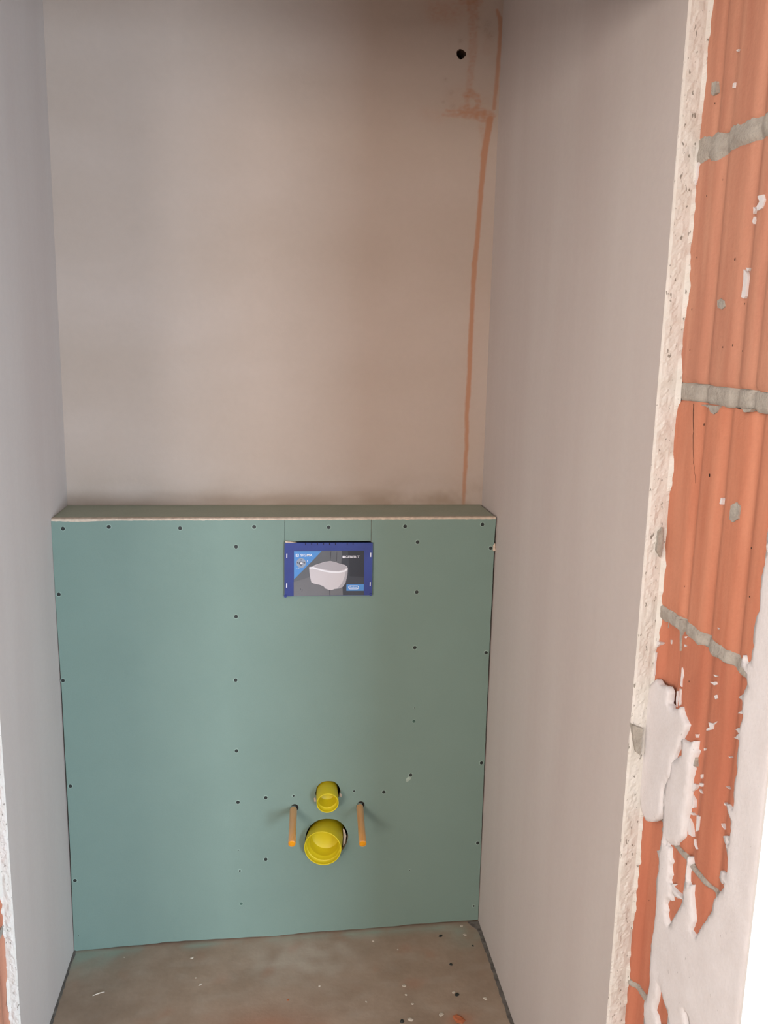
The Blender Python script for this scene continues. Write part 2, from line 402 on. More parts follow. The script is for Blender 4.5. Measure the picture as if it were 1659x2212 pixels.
# plaster remains lying over the blocks: outlines measured on the jamb's plane
XP = 1.1555
def P5(l): return [(1300+a/3.95, 1080+b/3.95) for a, b in l]
def P6(l): return [(1280+a/3.868, 1640+b/3.868) for a, b in l]
def Q1(l): return [(1360+a/5.548, 1280+b/5.548) for a, b in l]
def Q2(l): return [(1360+a/5.548, 1620+b/5.548) for a, b in l]
def patch(name, pts, holes, x0, parent, mt, rnd, amp=.0012, grid=.007, rel=.0012, th=.012, label=None, bevel=.0022):
    def to2(l): return [(-unproj(p[0], p[1], 0, x0)[1], unproj(p[0], p[1], 0, x0)[2]) for p in l]
    outer = rag(to2(pts), amp, .004, rnd); hs = [rag(to2(h), amp*.5, .004, rnd) for h in holes]
    loops = [outer]+hs
    ar = sum(outer[i][0]*outer[(i+1) % len(outer)][1]-outer[(i+1) % len(outer)][0]*outer[i][1] for i in range(len(outer)))
    vs_ = []; fcs = []
    for li, lp in enumerate(loops):
        a2 = sum(lp[i][0]*lp[(i+1) % len(lp)][1]-lp[(i+1) % len(lp)][0]*lp[i][1] for i in range(len(lp)))
        lp = lp if a2 > 0 else lp[::-1]
        n = len(vs_); vs_ += [Vector(p) for p in lp]; fcs.append(list(range(n, n+len(lp))))
    nb = len(vs_)
    def inside(p, lp):
        c = False; j = len(lp)-1
        for i in range(len(lp)):
            if (lp[i][1] > p[1]) != (lp[j][1] > p[1]) and p[0] < (lp[j][0]-lp[i][0])*(p[1]-lp[i][1])/(lp[j][1]-lp[i][1])+lp[i][0]: c = not c
            j = i
        return c
    def bdist(p): return min(segd(p, lp[i], lp[(i+1) % len(lp)])[0] for lp in loops for i in range(len(lp)))
    u0, u1 = min(p[0] for p in outer), max(p[0] for p in outer); v0, v1 = min(p[1] for p in outer), max(p[1] for p in outer)
    u = u0
    while u < u1:
        v = v0
        while v < v1:
            q = (u+rnd.uniform(-.002, .002), v+rnd.uniform(-.002, .002))
            if inside(q, outer) and not any(inside(q, h) for h in hs) and bdist(q) > grid*.35: vs_.append(Vector(q))
            v += grid
        u += grid
    ov, oe, of, *_ = delaunay_2d_cdt(vs_, [], fcs, 0, 1e-6)
    keep = []
    for f in of:
        c = ((ov[f[0]][0]+ov[f[1]][0]+ov[f[2]][0])/3, (ov[f[0]][1]+ov[f[1]][1]+ov[f[2]][1])/3)
        if inside(c, outer) and not any(inside(c, h) for h in hs): keep.append(tuple(f))
    bd = {}
    for f in keep:
        for i in range(len(f)):
            e = (f[i], f[(i+1) % len(f)]); k = tuple(sorted(e)); bd.setdefault(k, []).append(e)
    bedge = [v[0] for v in bd.values() if len(v) == 1]; bv = {i for e in bedge for i in e}
    V = []
    for i, p in enumerate(ov):
        r_ = nz(p[0]*60, p[1]*40, 3)*rel+nz(p[0]*170, p[1]*150, 6)*rel*.6
        V.append((x0+r_+(bevel if i in bv else 0), -p[0], p[1]))
    n = len(V)
    Fc = [f for f in keep]
    for p in ov: V.append((x0+th, -p[0], p[1]))
    for a, b in bedge: Fc.append((a, a+n, b+n, b))
    o = obj(name, V, Fc, mt, parent, smooth=True)
    if label: o['label'] = label
    return o
rnd = random.Random(11)
# flat plaster tongue (middle course) and the rough tongue beside it
flat_t = Q1([(215,1130),(300,1040),(345,1110),(400,1120),(430,1130),(460,1200),(450,1290),(440,1330),(490,1390),(540,1400),(600,1370),(620,1460),(680,1590),(655,1660),(610,1745)])+Q2([(520,100),(485,200),(470,330),(395,440),(388,520),(375,640),(370,740),(330,830),(250,862),(180,850),(140,770),(118,700),(110,600),(112,480),(122,330),(135,180),(140,60)])+Q1([(145,1990),(165,1800),(180,1500),(205,1250)])
patch('plaster_patch', flat_t, [], XP, WR, m_white, rnd, amp=.0008, rel=.0005, label='smooth white plaster tongue hanging over the blocks')
rough_t = Q1([(600,1750),(640,1775),(700,1800),(760,1780),(750,1880)])+Q2([(765,20),(740,90),(715,190),(725,230),(700,350),(690,520),(685,640),(660,780),(640,930),(620,1050),(560,1110),(540,1145),(480,1135),(450,1100),(440,1150),(468,1180),(470,1290),(490,1340),(465,1380),(470,1450),(480,1500),(455,1560),(470,1610),(530,1610),(490,1640),(540,1700),(600,1770),(640,1800),(560,1780),(480,1720),(490,1810),(440,1790),(410,1850),(430,1920)])
rough_t += P6([(600,1290),(625,1400),(650,1350),(700,1270),(740,1190),(745,1110),(765,1000),(775,860),(772,840),(790,815),(795,870),(778,900),(780,1020),(800,1060),(822,1050),(815,1120),(825,1230),(835,1350),(805,1430),(850,1490),(900,1400),(950,1330),(985,1260),(1000,1180),(1050,1110),(1090,1070),(1060,1030),(1045,990),(1060,930),(1105,965),(1115,900),(1118,830),(1100,720),(1075,645),(1135,645),(1142,600),(1140,500),(1100,375),(1160,420),(1168,380),(1168,280),(1172,190),(1195,110),(1192,40)])
strip_l = Q1([(1265,1990),(1285,1830),(1290,1770),(1230,1740),(1300,1690),(1240,1640),(1300,1620),(1330,1500),(1335,1450),(1275,1450),(1335,1400),(1335,1290),(1290,1260),(1350,1210),(1390,1100),(1380,1000),(1370,960),(1310,890),(1320,820),(1345,750),(1360,850),(1395,865),(1440,820),(1450,700),(1470,640),(1460,560),(1480,400),(1500,280),(1535,220),(1540,100)])+P5([(1350,660),(1372,560),(1385,460),(1395,300),(1418,180)])+[(1665,1070),(1672,960),(1700,900)]
# outer (corner) side: a straight line at the wall's corner
SC = 1.272
def pxof(s, z): return proj(Vector((XP, -s, z)))
corner = [pxof(SC, z) for z in (1.62, 1.45, 1.3, 1.1, .9, .7, .55, .40)]
low = [(1540,2300),(1440,2300),(1398,2300)]+P6([(405,2300),(415,2212),(420,2040),(450,1960),(465,1870),(470,1700),(475,1560),(500,1450),(510,1320),(525,1150),(525,1000),(540,940),(545,830),(525,765),(550,760),(570,650),(575,500),(580,340),(592,230),(640,100),(650,20)])
full = rough_t+strip_l+[pxof(SC, 1.62)]+corner[1:]+low+Q1([(610,1950)])
holes = [P6([(545,1890),(565,1950),(590,2050),(618,2130),(612,2225),(540,2225),(528,2150),(505,2100),(530,2010)]), Q2([(415,1070),(435,1100),(432,1135),(415,1110)]), Q2([(1145,1070),(1175,1100),(1180,1130),(1155,1120)]), Q2([(1095,1570),(1112,1590),(1105,1650),(1090,1630)]), P6([(752,2100),(775,2120),(795,2212),(775,2230),(765,2150)])]
patch('plaster_reveal', full, holes, XP+.0003, WR, m_white, rnd, amp=.0007, grid=.010, rel=.0010, label='white plaster of the jamb, torn away in ragged tongues')
# upper continuation of the corner plaster outside the frame, down to the floor too
for z0, z1 in ((1.58, 2.25), (0.0, .41)):
    V, Fc = box(XP+.0005, XB+.02, -SC, -(1.245 if z0 > 1 else .93), z0, z1); obj('plaster_reveal', V, Fc, m_white, WR)
# thin raised plaster smears and grey cement smudges, each >= 10 px long
def slab(name, pts, mt, rnd, d=.0022, x0=None, amp=.0004, sub=None):
    cx = sum(p[0] for p in pts)/len(pts); cy = sum(p[1] for p in pts)/len(pts)
    c = unproj(cx, cy, 0, XB); s = -c[1]; z = c[2]
    cn = 'A' if z > 1.94 else 'B' if z > 1.594 else 'C' if z > 1.245 else 'D' if z > .905 else 'E'
    xx = min(prof(cn, s+k) for k in (-.006, 0, .006))-d
    l2 = [(-unproj(p[0], p[1], 0, xx)[1], unproj(p[0], p[1], 0, xx)[2]) for p in pts]
    l2 = rag(l2, amp, .003, rnd)
    V, Fc, cap = prism([l2], lambda u, v, dd: (xx+dd, -u, v), .008)
    return V, Fc
smears = [Q1([(318,570),(368,605),(330,650),(316,640)]), Q1([(492,565),(506,570),(502,620),(492,610)]), Q1([(1000,985),(1060,1000),(1030,1012)]), Q1([(960,1072),(1035,1070),(1040,1100),(1010,1112),(985,1090)]), Q1([(1010,1235),(1035,1225),(1046,1265),(1028,1282)]), Q1([(945,1555),(1000,1570),(1040,1545),(1000,1590),(990,1640),(920,1655),(920,1635),(960,1620)]), Q1([(785,1700),(802,1700),(795,1740)]), Q1([(890,1865),(910,1870),(890,1895)]), Q1([(655,530),(672,525),(665,548)]), Q1([(655,620),(678,640),(660,655)]), Q1([(625,900),(632,930),(640,1000),(625,1040),(620,1130),(606,1110),(618,980)]), Q1([(565,1180),(580,1180),(572,1300),(560,1370),(555,1300)]), Q1([(600,1150),(612,1160),(606,1340),(590,1360)]), Q1([(303,710),(318,720),(300,880),(296,980),(284,1010),(292,860)]), Q1([(262,880),(272,885),(262,1000),(250,1040)]), Q1([(1050,420),(1072,440),(1060,440)]),
 Q2([(850,295),(868,290),(866,330),(852,345)]), Q2([(838,395),(878,405),(870,440),(838,432)]), Q2([(765,400),(800,420),(790,460),(752,500),(758,440)]), Q2([(830,470),(850,490),(875,525),(850,515)]), Q2([(755,540),(775,600),(772,690),(745,695),(760,640)]), Q2([(715,740),(750,755),(768,785),(735,775)]), Q2([(715,820),(735,900),(748,1040),(705,1010),(702,940)]), Q2([(770,1070),(782,1120),(812,1190),(795,1190),(770,1130)]), Q2([(1150,435),(1205,470),(1180,462)]), Q2([(1125,630),(1170,665),(1140,665)]), Q2([(1098,880),(1115,910),(1138,955),(1105,920)]), Q2([(1185,75),(1218,95),(1195,98)]), Q2([(805,780),(838,800),(822,960),(790,980),(800,880)]),
 [(1636,424),(1649,420),(1651,432),(1645,450),(1636,455),(1634,446),(1640,436)], [(1627,447),(1632,452),(1627,462)], [(1606,582),(1612,588),(1615,600),(1610,640),(1606,645),(1601,642),(1605,610)], [(1611,578),(1619,580),(1614,586)], [(1628,468),(1630,476),(1627,484),(1625,478)],
 [(1557,1075),(1560,1080),(1557,1090),(1554,1088)], [(1583,180),(1587,178),(1585,190),(1582,190)], [(1502,276),(1512,279),(1507,282)], [(1504,352),(1509,350),(1505,385),(1501,400),(1500,390)], [(1494,392),(1497,392),(1494,420),(1492,416)], [(1590,108),(1596,106),(1592,112)]]
rnd = random.Random(5)
for sm in smears: V, Fc = slab('x', sm, m_white, rnd); obj('plaster_smear', V, Fc, m_white, WR)
smudges = [[(1549,650),(1556,645),(1563,650),(1565,662),(1558,668),(1550,664)], [(1578,1092),(1590,1085),(1597,1095),(1594,1120),(1582,1128),(1575,1122)], [(1537,178),(1547,176),(1547,200),(1540,207),(1536,204)], Q1([(440,330),(468,335),(465,425),(447,430),(436,380)]), [(1513,874),(1538,876),(1552,878),(1548,890),(1541,895),(1534,890),(1530,880)], [(1602,882),(1624,884),(1618,890),(1606,890)], P5([(505,245),(522,250),(520,380),(505,490),(480,450),(462,400),(470,330),(485,300)]), Q1([(590,320),(622,330),(632,420),(620,560),(612,700),(600,700),(600,470)]), Q2([(760,40),(790,20),(782,200),(760,190),(745,110)])]
for sm in smudges: V, Fc = slab('x', sm, m_mortar, rnd, d=.0018, amp=.0006); obj('mortar_smudge', V, Fc, m_mortar, WR)
# grey stone bared in the broken plaster edge
for pts in ([(1366,1567),(1389,1574),(1386,1600),(1383,1632),(1374,1625),(1369,1600)], [(1424,1150),(1432,1140),(1431,1185),(1427,1205),(1419,1190)]):
    l2 = [(unproj(p[0], p[1], 1, YR-.0095)[0], unproj(p[0], p[1], 1, YR-.0095)[2]) for p in pts]
    l2 = rag(l2, .0006, .004, rnd)
    V, Fc, cap = prism([l2], lambda u, v, dd: (u, YR-.0095+dd, v), .012)
    tag(obj('mortar_smudge', V, Fc, m_mortar, WR), 'grey mortar bared in the broken plaster edge')
# hairline crack in the third block
V = []; Fc = []; k = 20
for i in range(k+1):
    px, py = 1503.5-2.2*i/k+rnd.uniform(-.8, .8), 872+172*i/k
    p = unproj(px, py, 0, XB+.0035); wv = .0007*(1-i/k*.7)
    V += [(prof('C', -p[1])-.0004, p[1]-wv, p[2]), (prof('C', -p[1])-.0004, p[1]+wv, p[2])]
    if i: q = i*2; Fc.append((q-2, q-1, q+1, q))
tag(obj('crack', V, Fc, m_dark, WR), 'dark hairline crack running down the block')
# small pits in the blocks
V, Fc = [], []
for i, (px, py, r) in enumerate(((1588,560,2.6),(1506,556,2),(1495,668,2.4),(1491,756,2.4),(1562,750,1.8),(1581,746,2),(1597,758,1.6),(1533,1027,3.4),(1600,656,1.6),(1512,917,2.5),(1488,1350,2),(1545,223,2),(1554,388,1.8),(1527,423,2),(1617,1184,2),(1619,1289,1.6),(1489,1472,2),(1475,1267,1.8),(1390,1946,1.8))):
    c = unproj(px, py, 0, XB); s = -c[1]; z = c[2]; cn = 'B' if z > 1.594 else 'C' if z > 1.245 else 'D' if z > .905 else 'E'
    xx = prof(cn, s)-.0005; n = len(V); rr = r/1500
    for a in range(8): V.append((xx, -s+rr*.7*math.cos(a*.785), z+rr*1.2*math.sin(a*.785)))
    V.append((xx+.0001, -s, z)); Fc += [(n+a, n+(a+1) % 8, n+8) for a in range(8)]
obj('pit', V, Fc, m_dark, WR, kind='stuff')

# ---- left jamb (only a sliver in view)
XL = -.019
lc = [(.43, .77, m_brick), (.08, .415, m_brick2), (.785, 1.12, m_brick), (1.135, 1.47, m_brick2), (1.485, 1.82, m_brick), (1.835, 2.2, m_brick2)]
for ci, (z0, z1, bm_) in enumerate(lc):
    V = []; Fc = []; ns = 60; zz = [z0, z0+.004]+[z0+(z1-z0)*k/8 for k in range(1, 8)]+[z1-.004, z1]
    for j, z in enumerate(zz):
        e = .005 if j in (0, len(zz)-1) else 0
        for i in range(ns+1):
            s = .46+.42*i/ns
            V.append((XL-.003-.0045*math.cos((s-.5)*2*math.pi/.07)-e+nz(s*20, z*6, ci)*.001, -s, z))
    for j in range(len(zz)-1):
        for i in range(ns):
            a = j*(ns+1)+i; Fc.append((a, a+1, a+ns+2, a+ns+1))
    obj('brick', V, Fc, bm_, WL, smooth=True)
    V, Fc = box(XL-.05, XL-.004, -.88, -.46, z0-.016, z0+.001); obj('mortar_joint', V, Fc, m_mortar, WL)
V, Fc = box(XL-.1, XL-.012, -.879, -.461, 0, 2.2); obj('mortar_core', V, Fc, m_mortar, WL)

# ---- lintel, outer (hall) side wall faces, ceiling, hall shell
V, Fc = merge(box(-.02, 1.4, -1.272, -.925, 2.165, 2.72), box(-.2, -.021, -.905, -.455, 2.195, 2.72)); lt = obj('wall_front', V, Fc, m_outer, kind='structure'); tag(lt, 'lintel above the doorway of the niche')
V, Fc = box(XP+.0002, 3.2, -1.2745, -1.2705, -.02, 2.72)
v2, f2 = box(XB+.13, 3.2, -1.265, -.9, -.02, 2.72)
V, Fc = merge((V, Fc), (v2, f2))
wf = obj('wall_hall_near_right', V, Fc, m_outer, kind='structure'); tag(wf, 'bright white plastered outer wall to the right of the jamb')
V, Fc = box(-2.0, XL-.055, -.9, -.5, -.02, 2.72); wf2 = obj('wall_hall_near_left', V, Fc, m_outer, kind='structure')
V, Fc = box(-.3, 0-.019-.05, -.5, .4, -.02, 2.72); obj('wall_left_core', V, Fc, m_mortar, WL)
V, Fc = box(WID+.02, WID+.3, -.88, .4, -.02, 2.72); obj('wall_right_core', V, Fc, m_mortar, WR)
V, Fc = box(-2.1, 3.3, -4.6, .5, 2.72, 2.8); obj('ceiling', V, Fc, m_outer, kind='structure')
V, Fc = box(-2.1, -2.0, -4.6, -.5, -.02, 2.72); obj('wall_hall_left', V, Fc, m_outer, kind='structure')
V, Fc = box(3.2, 3.3, -4.6, -.9, -.02, 2.72); obj('wall_hall_right', V, Fc, m_outer, kind='structure')
wins = [(-1.85, -.75, 1.2, 2.25), (1.9, 3.0, .05, 1.6)]  # left opening is unseen, added for the warm lamp
lp = [[(-2.1, -.02), (3.3, -.02), (3.3, 2.72), (-2.1, 2.72)]]+[[(a, c), (b, c), (b, d), (a, d)] for a, b, c, d in wins]
V, Fc, cap = prism(lp, lambda u, v, d: (u, -4.6+d, v), .1); obj('wall_hall_rear', V, Fc, m_outer, kind='structure')
for i, (a, b, c, d) in enumerate(wins):
    V, Fc = merge(box(a, a+.06, -4.6, -4.54, c, d), box(b-.06, b, -4.6, -4.54, c, d), box(a+.06, b-.06, -4.6, -4.54, c, c+.06), box(a+.06, b-.06, -4.6, -4.54, d-.06, d))
    obj('window_%d' % (i+1), V, Fc, m_frame, kind='structure')

# ================================================================== INSTALLATION BOX (green boards)
root = empty('service_box', Vector((.565, .09, 0)), 'low green moisture resistant plasterboard box boxing in the pipes against the rear wall', 'boxing')
parts = []
def bpart(name, V, Fc, m, smooth=False, mi=None, label=None, parent=None):
    o = obj(name, V, Fc, m, parent or root, smooth, mi)
    parts.append(o)
    if label: o['label'] = label
    return o
def at(px, py, y=0.0): return unproj(px, py, 1, y)
def xz(px, py, y=0.0): p = at(px, py, y); return (p[0], p[2])
rnd = random.Random(21)
TH = .0125
zed = ZT-.004
outl = [(.0012, -.0), (.0045, .30), (.0045, .75), (.001, 1.0), (-.001+.0012, zed)]
rightl = [(1.1262, zed), (1.1262, zed-.012), (1.1248, 1.14), (1.1250, 1.0), (1.1252, .7), (1.1262, .4), (1.1285, .02)]
bottom = [(1.1285, .0175+.004), (1.0, .016+.005), (.8, .0105+.005), (.62, .009+.005), (.55, .009), (.42, .0105), (.30, .012), (.24, .011), (.20, .008), (.12, .006), (.07, .003), (.02, .0015)]
# opening for the cover, strip above it is a separate filled-in piece
ox0, oz0 = xz(616, 1288); ox1, oz1 = xz(803, 1284); oz0 = min(oz0, oz1)+.001; oztop = xz(700, 1170)[1]
nl, nr = xz(615, 1150)[0], xz(802, 1150)[0]
ox0 = nl; ox1 = nr
top_l = [(nl-.0004, zed), (nl-.0004, oz0), (nr+.0005, oz0), (nr+.0005, zed)]
outer = outl+top_l+rag(rightl, .0006, .02, rnd, closed=False)[0:]+rag(bottom, .0009, .02, rnd, closed=False)
def circ(cx, cz, r, n=36, amp=0, ex=0): return [(cx+(r*(1+amp*nz(math.cos(a)*2, math.sin(a)*2, cx*7)))*math.cos(a)+(ex if math.cos(a) > .3 else 0), cz+(r*(1+amp*nz(math.cos(a)*2, math.sin(a)*2, cx*7)))*math.sin(a)) for a in [2*math.pi*i/n for i in range(n)]]
f0 = xz(706.5, 1712); d0 = xz(701, 1812)
hole1 = circ(f0[0]+.001, f0[1], .0330, amp=.12, ex=.0035); hole2 = circ(d0[0]+.004, d0[1]+.002, .0578, amp=.06, ex=.004)
V, Fc, cap = prism([outer, hole1, hole2], lambda u, v, d: (u, d, v), TH)
fp = bpart('front_panel', V, Fc, [m_board, m_gyp], mi=cap)
V, Fc, cap = prism([[(nl+.0004, zed), (nl+.0004, oztop-.002), (nl+.03, oztop+.001), (nr-.01, oztop+.0005), (nr-.0006, oztop), (nr-.0006, zed)]], lambda u, v, d: (u, d+.0002, v), TH)
bpart('infill_strip', V, Fc, [m_board, m_gyp], mi=cap, label='narrow green board strip fitted above the cover')
# exposed cream gypsum along the upper front edge
V = []; Fc = []; k = 260
for i in range(k+1):
    x = .0006+(1.1258-.0006)*i/k; j1 = nz(x*50, 1)*.0012+nz(x*160, 3)*.0006
    tt = math.exp(-((x-.07)/.05)**2)*.0025
    for (dy, dz) in ((-.0004, -.0008-abs(j1)*1.4-tt), (-.0008, .0008+j1*.5), (.0005+abs(j1), .0033+j1*.4), (.004+j1, .0046), (.013, .0046), (.013, -.01)):
        V.append((x, dy, zed+dz))
    if i:
        for q in range(5): a = (i-1)*6+q; Fc.append((a, a+1, a+7, a+6))
bpart('gypsum_edge', V, Fc, m_gyp, label='rough cream gypsum edge along the top front corner')
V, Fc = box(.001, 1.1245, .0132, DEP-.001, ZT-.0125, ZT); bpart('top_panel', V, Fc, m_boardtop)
# interior dark frame behind the boards (metal studs in shadow)
for x in (.02, .47, .93, 1.07):
    V, Fc = merge(box(x, x+.05, .0135, .0145, .02, ZT-.02), box(x, x+.0015, .0145, .06, .02, ZT-.02)); bpart('stud', V, Fc, m_foam)
V, Fc = box(.001, 1.126, .11, .115, .02, ZT-.02); bpart('lining', V, Fc, m_dark)  # dark sheet in the box: shade of the void is put into its colour
# chalky scuffs on the board surface -> subtle attribute needs a dense skin; build them as thin dust lumps instead
def blob(cx, cy, rx, ry, ang, y, n=14, seed=0):
    c = at(cx, cy, y); L = []
    for i in range(n):
        a = 2*math.pi*i/n; r = 1+.35*nz(math.cos(a), math.sin(a), seed)
        u, v = rx*r*math.cos(a), ry*r*math.sin(a); L.append(xz(cx+u*math.cos(ang)-v*math.sin(ang), cy+u*math.sin(ang)+v*math.cos(ang), y))
    return L
m_dust = mat('chalk_dust', s2l(166,182,172), .95, scale=60, bump=.2)
for (cx, cy, rx, ry, an) in ((882, 1683, 7, 4, -.8), ):
    V, Fc, c_ = prism([blob(cx, cy, rx, ry, an, -.0002, seed=cx)], lambda u, v, d: (u, -.0004+d, v), .0005); bpart('scuff', V, Fc, m_dust)
# torn chip at the right edge, loose paper splinter over the cover
V, Fc, c_ = prism([[xz(1065,1178), xz(1069.5,1173), xz(1070.5,1190), xz(1064.5,1190)]], lambda u, v, d: (u, -.0015+d, v), .004); bpart('gypsum_chip', V, Fc, m_gyp)
V, Fc, c_ = prism([[xz(616,1167.5), xz(628,1168.5), xz(643,1171.8), xz(640,1174), xz(617,1174)]], lambda u, v, d: (u, -.0095+d, v), .010); bpart('gypsum_chip', V, Fc, m_gyp)
for (px, py) in ((747, 1790), ):
    V, Fc, c_ = prism([[xz(741,1790), xz(745,1794), xz(748,1806), xz(746,1820), xz(741,1828), xz(742,1810)]], lambda u, v, d: (u, -.0006+d, v), .004); bpart('gypsum_chip', V, Fc, m_gyp)
for l in ([(734,1713),(738,1716),(738,1722),(735,1721)], [(678,1724),(681,1722),(683,1731),(679,1732)]):
    V, Fc, c_ = prism([[xz(*p) for p in l]], lambda u, v, d: (u, -.0006+d, v), .003); bpart('gypsum_chip', V, Fc, m_gyp)
# screws: head proud of a torn-paper ring; some stopped with paste, some small
def screw_mesh(r, ring, mh):
    V = []; Fc = []; mi = []
    n = 14
    prof_ = [(r+ring, -.0001, 0), (r+ring*.5, -.0005, 0), (r*1.0, -.0004, 1), (r*.92, -.0009, 1), (r*.35, -.0009, 1), (r*.25, -.0003, 1)]
    for (rr, y, _) in prof_:
        for i in range(n): a = 2*math.pi*i/n; V.append((rr*math.cos(a), y, rr*math.sin(a)))
    for j in range(len(prof_)-1):
        for i in range(n): k = (i+1) % n; Fc.append((j*n+i, j*n+k, (j+1)*n+k, (j+1)*n+i)); mi.append(0 if j < 2 else 1)
    Fc.append(tuple(5*n+i for i in range(n))); mi.append(1)
    me = bpy.data.meshes.new('screw'); me.from_pydata(V, [], Fc); me.materials.append(m_halo); me.materials.append(mh)
    me.polygons.foreach_set('material_index', mi); me.update(); return me
sm_big = screw_mesh(.0049, .0018, m_screw); sm_small = screw_mesh(.0029, .002, m_screw); sm_dull = screw_mesh(.0044, .001, m_screw2); sm_tiny = screw_mesh(.0017, .0012, m_screw)
screws = [(136,1142,0),(235,1138,0),(389,1141,0),(549,1138,0),(710,1139,0),(875,1137,0),(1042,1133,0),(1060,1184,0),(127,1284,0),(136,1470,0),(152,1698,0),(162,1902,0),(510,1181,0),(510,1332,0),(509,1469,0),(511,1622,0),(514,1733,0),(574,1723,0),(634,1719,1),(765,1709,1),(829,1711,0),(902,1171,0),(900,1279,0),(896,1399,0),(894,1558,2),(896,1529,3),(887,1674,0),(1050,1410,0),(1040,1648,0),(1032,1821,0),(1023,1957,1),(515,1836,3),(574,1856,0),(518,1881,1),(521,1952,2),(885,1880,3),(169,2021,3)]
for (px, py, k) in screws:
    o = bpy.data.objects.new('screw', (sm_big, sm_small, sm_dull, sm_tiny)[k]); C.link(o); o.parent = root
    p = at(px, py); o.location = Vector((p[0], -.00005, p[2]))-root.location
    o.rotation_euler = (0, rnd.uniform(0, 3), 0)
    if k == 2: o['label'] = 'screw head smeared over with grey green dust'
rebase(root, *parts)
# fine pencil crack lines of the cut strip are the 1 mm joints left between the pieces

# ================================================================== FLUSH PLATE COVER
c0 = at(709, 1228); cov = empty('flush_plate_cover', Vector((c0[0], 0, c0[2])), 'blue plastic cover with a printed toilet picture set in the green board', 'cover'); parts = []
YF = -.0085
def Z1(a, b): return (560+a/5.53, 1120+b/5.53)
def zz1(l, y): return [xz(*Z1(a, b), y) for a, b in l]
def flat(name, l, y, m, th=.0006, parent=cov, label=None, holes=[]):
    V, Fc, c_ = prism([zz1(l, y)]+[zz1(h, y) for h in holes], lambda u, v, d: (u, y+d, v), th)
    o = obj(name, V, Fc, m, parent); parts.append(o)
    if label: o['label'] = label
    return o
flat('housing', [(302,292),(700,294),(1100,293),(1356,293),(1352,600),(1346,918),(1100,918),(800,922),(500,928),(302,932),(300,600)], YF, m_blue, th=.0083)
flat('rim', [(303,291),(1356,292),(1354,318),(303,318)], YF-.0012, m_blue, th=.002)
for l in ([(296,915),(330,915),(330,938),(312,946),(296,938)], [(1318,900),(1345,896),(1347,918),(1330,928),(1318,918)]): flat('corner_lug', l, YF-.002, m_blue, th=.004)
card = flat('picture_card', [(415,388),(1252,386),(1250,914),(1000,916),(700,922),(412,926)], YF-.0008, m_cardg, label='printed picture of a white wall hung toilet bowl on grey')
sub = []
def pr(name, l, k, m, label=None, holes=[]):
    y = YF-.0008-.00022*k
    V, Fc, c_ = prism([zz1(l, y)]+[zz1(h, y) for h in holes], lambda u, v, d: (u, y+d, v), .0002)
    o = obj(name, V, Fc, m, card); parts.append(o); 
    if label: o['label'] = label
    return o
pr('print_panel', [(985,388),(1252,386),(1250,914),(1000,916),(990,650)], 1, m_cardd)
pr('print_panel', [(1060,388),(1252,386),(1250,700),(1080,690)], 1.5, mat('print_darker', s2l(52,54,62), .45, bump=0, fine=0))
pr('print_panel', [(412,760),(600,700),(1000,800),(1000,916),(700,922),(412,926)], 1, mat('print_floor', s2l(112,112,116), .45, bump=0, fine=0))
for l in ([(852,395),(860,395),(857,440),(851,500),(846,500)], [(926,395),(931,395),(928,510),(922,510)], [(985,480),(989,480),(985,540),(980,540)], [(838,850),(846,850),(848,918),(840,918)]): pr('print_line', l, 2, m_cardl)
pr('print_triangle', [(415,392),(746,390),(640,500),(415,728)], 2.2, m_lb, label='light blue printed corner triangle')
pr('print_bowl', [(596,582),(640,574),(655,560),(780,518),(850,508),(905,520),(975,545),(1025,556),(1052,578),(1058,600),(1052,680),(1030,770),(1000,815),(960,836),(900,842),(865,856),(830,852),(790,838),(770,812),(720,792),(655,778),(622,762),(608,700),(600,640)], 2.5, m_bowl, label='printed white toilet bowl')
pr('print_bowl_rim', [(596,582),(640,576),(700,600),(780,618),(860,632),(950,634),(1020,618),(1056,592),(1056,610),(1020,636),(950,652),(860,650),(780,636),(700,614),(640,598),(598,600)], 3, m_wht)
pr('print_bowl_lid', [(652,576),(700,548),(780,522),(850,511),(905,523),(975,548),(1022,560),(1046,582),(1015,610),(950,626),(860,624),(780,610),(710,594)], 3.5, m_lid)
pr('print_bowl_shade', [(1052,620),(1050,690),(1028,770),(1000,815),(960,836),(930,838),(990,770),(1020,690),(1030,640)], 3, m_lid)
pr('print_label', [(1042,787),(1250,785),(1248,864),(1040,864)], 2.5, m_lb, label='light blue printed label')
def pill(x0, x1, y0, y1, n=8):
    r = (y1-y0)/2; cy = (y0+y1)/2; L = []
    for i in range(n+1): a = -math.pi/2+math.pi*i/n; L.append((x1-r+r*math.cos(a), cy+r*math.sin(a)))
    for i in range(n+1): a = math.pi/2+math.pi*i/n; L.append((x0+r+r*math.cos(a), cy+r*math.sin(a)))
    return L
pr('print_pill', pill(1064,1190,802,846), 3, m_wht, holes=[pill(1071,1183,809,839)])
def ell(cx, cy, rx, ry, n=28): return [(cx+rx*math.cos(2*math.pi*i/n), cy+ry*math.sin(2*math.pi*i/n)) for i in range(n)]
pr('print_icon', ell(500,532,58,58), 3, m_icon, label='grey blue round icon with four arrows')
for l in ([(500,484),(510,500),(490,500)], [(500,572),(510,556),(490,556)], [(448,530),(464,520),(464,540)], [(552,530),(538,520),(538,540)], [(472,530),(490,512),(530,518),(520,548),(480,552)]): pr('print_arrow', l, 3.5, m_cardd)
pr('print_hand', [(484,528),(512,522),(524,532),(510,544),(486,540)], 4, m_wht)
for l in ([(440,598),(448,598),(448,604),(440,604)], [(458,598),(480,600),(480,606),(458,604)], [(572,495),(577,495),(577,520),(572,520)]): pr('print_mark', l, 3, m_wht)
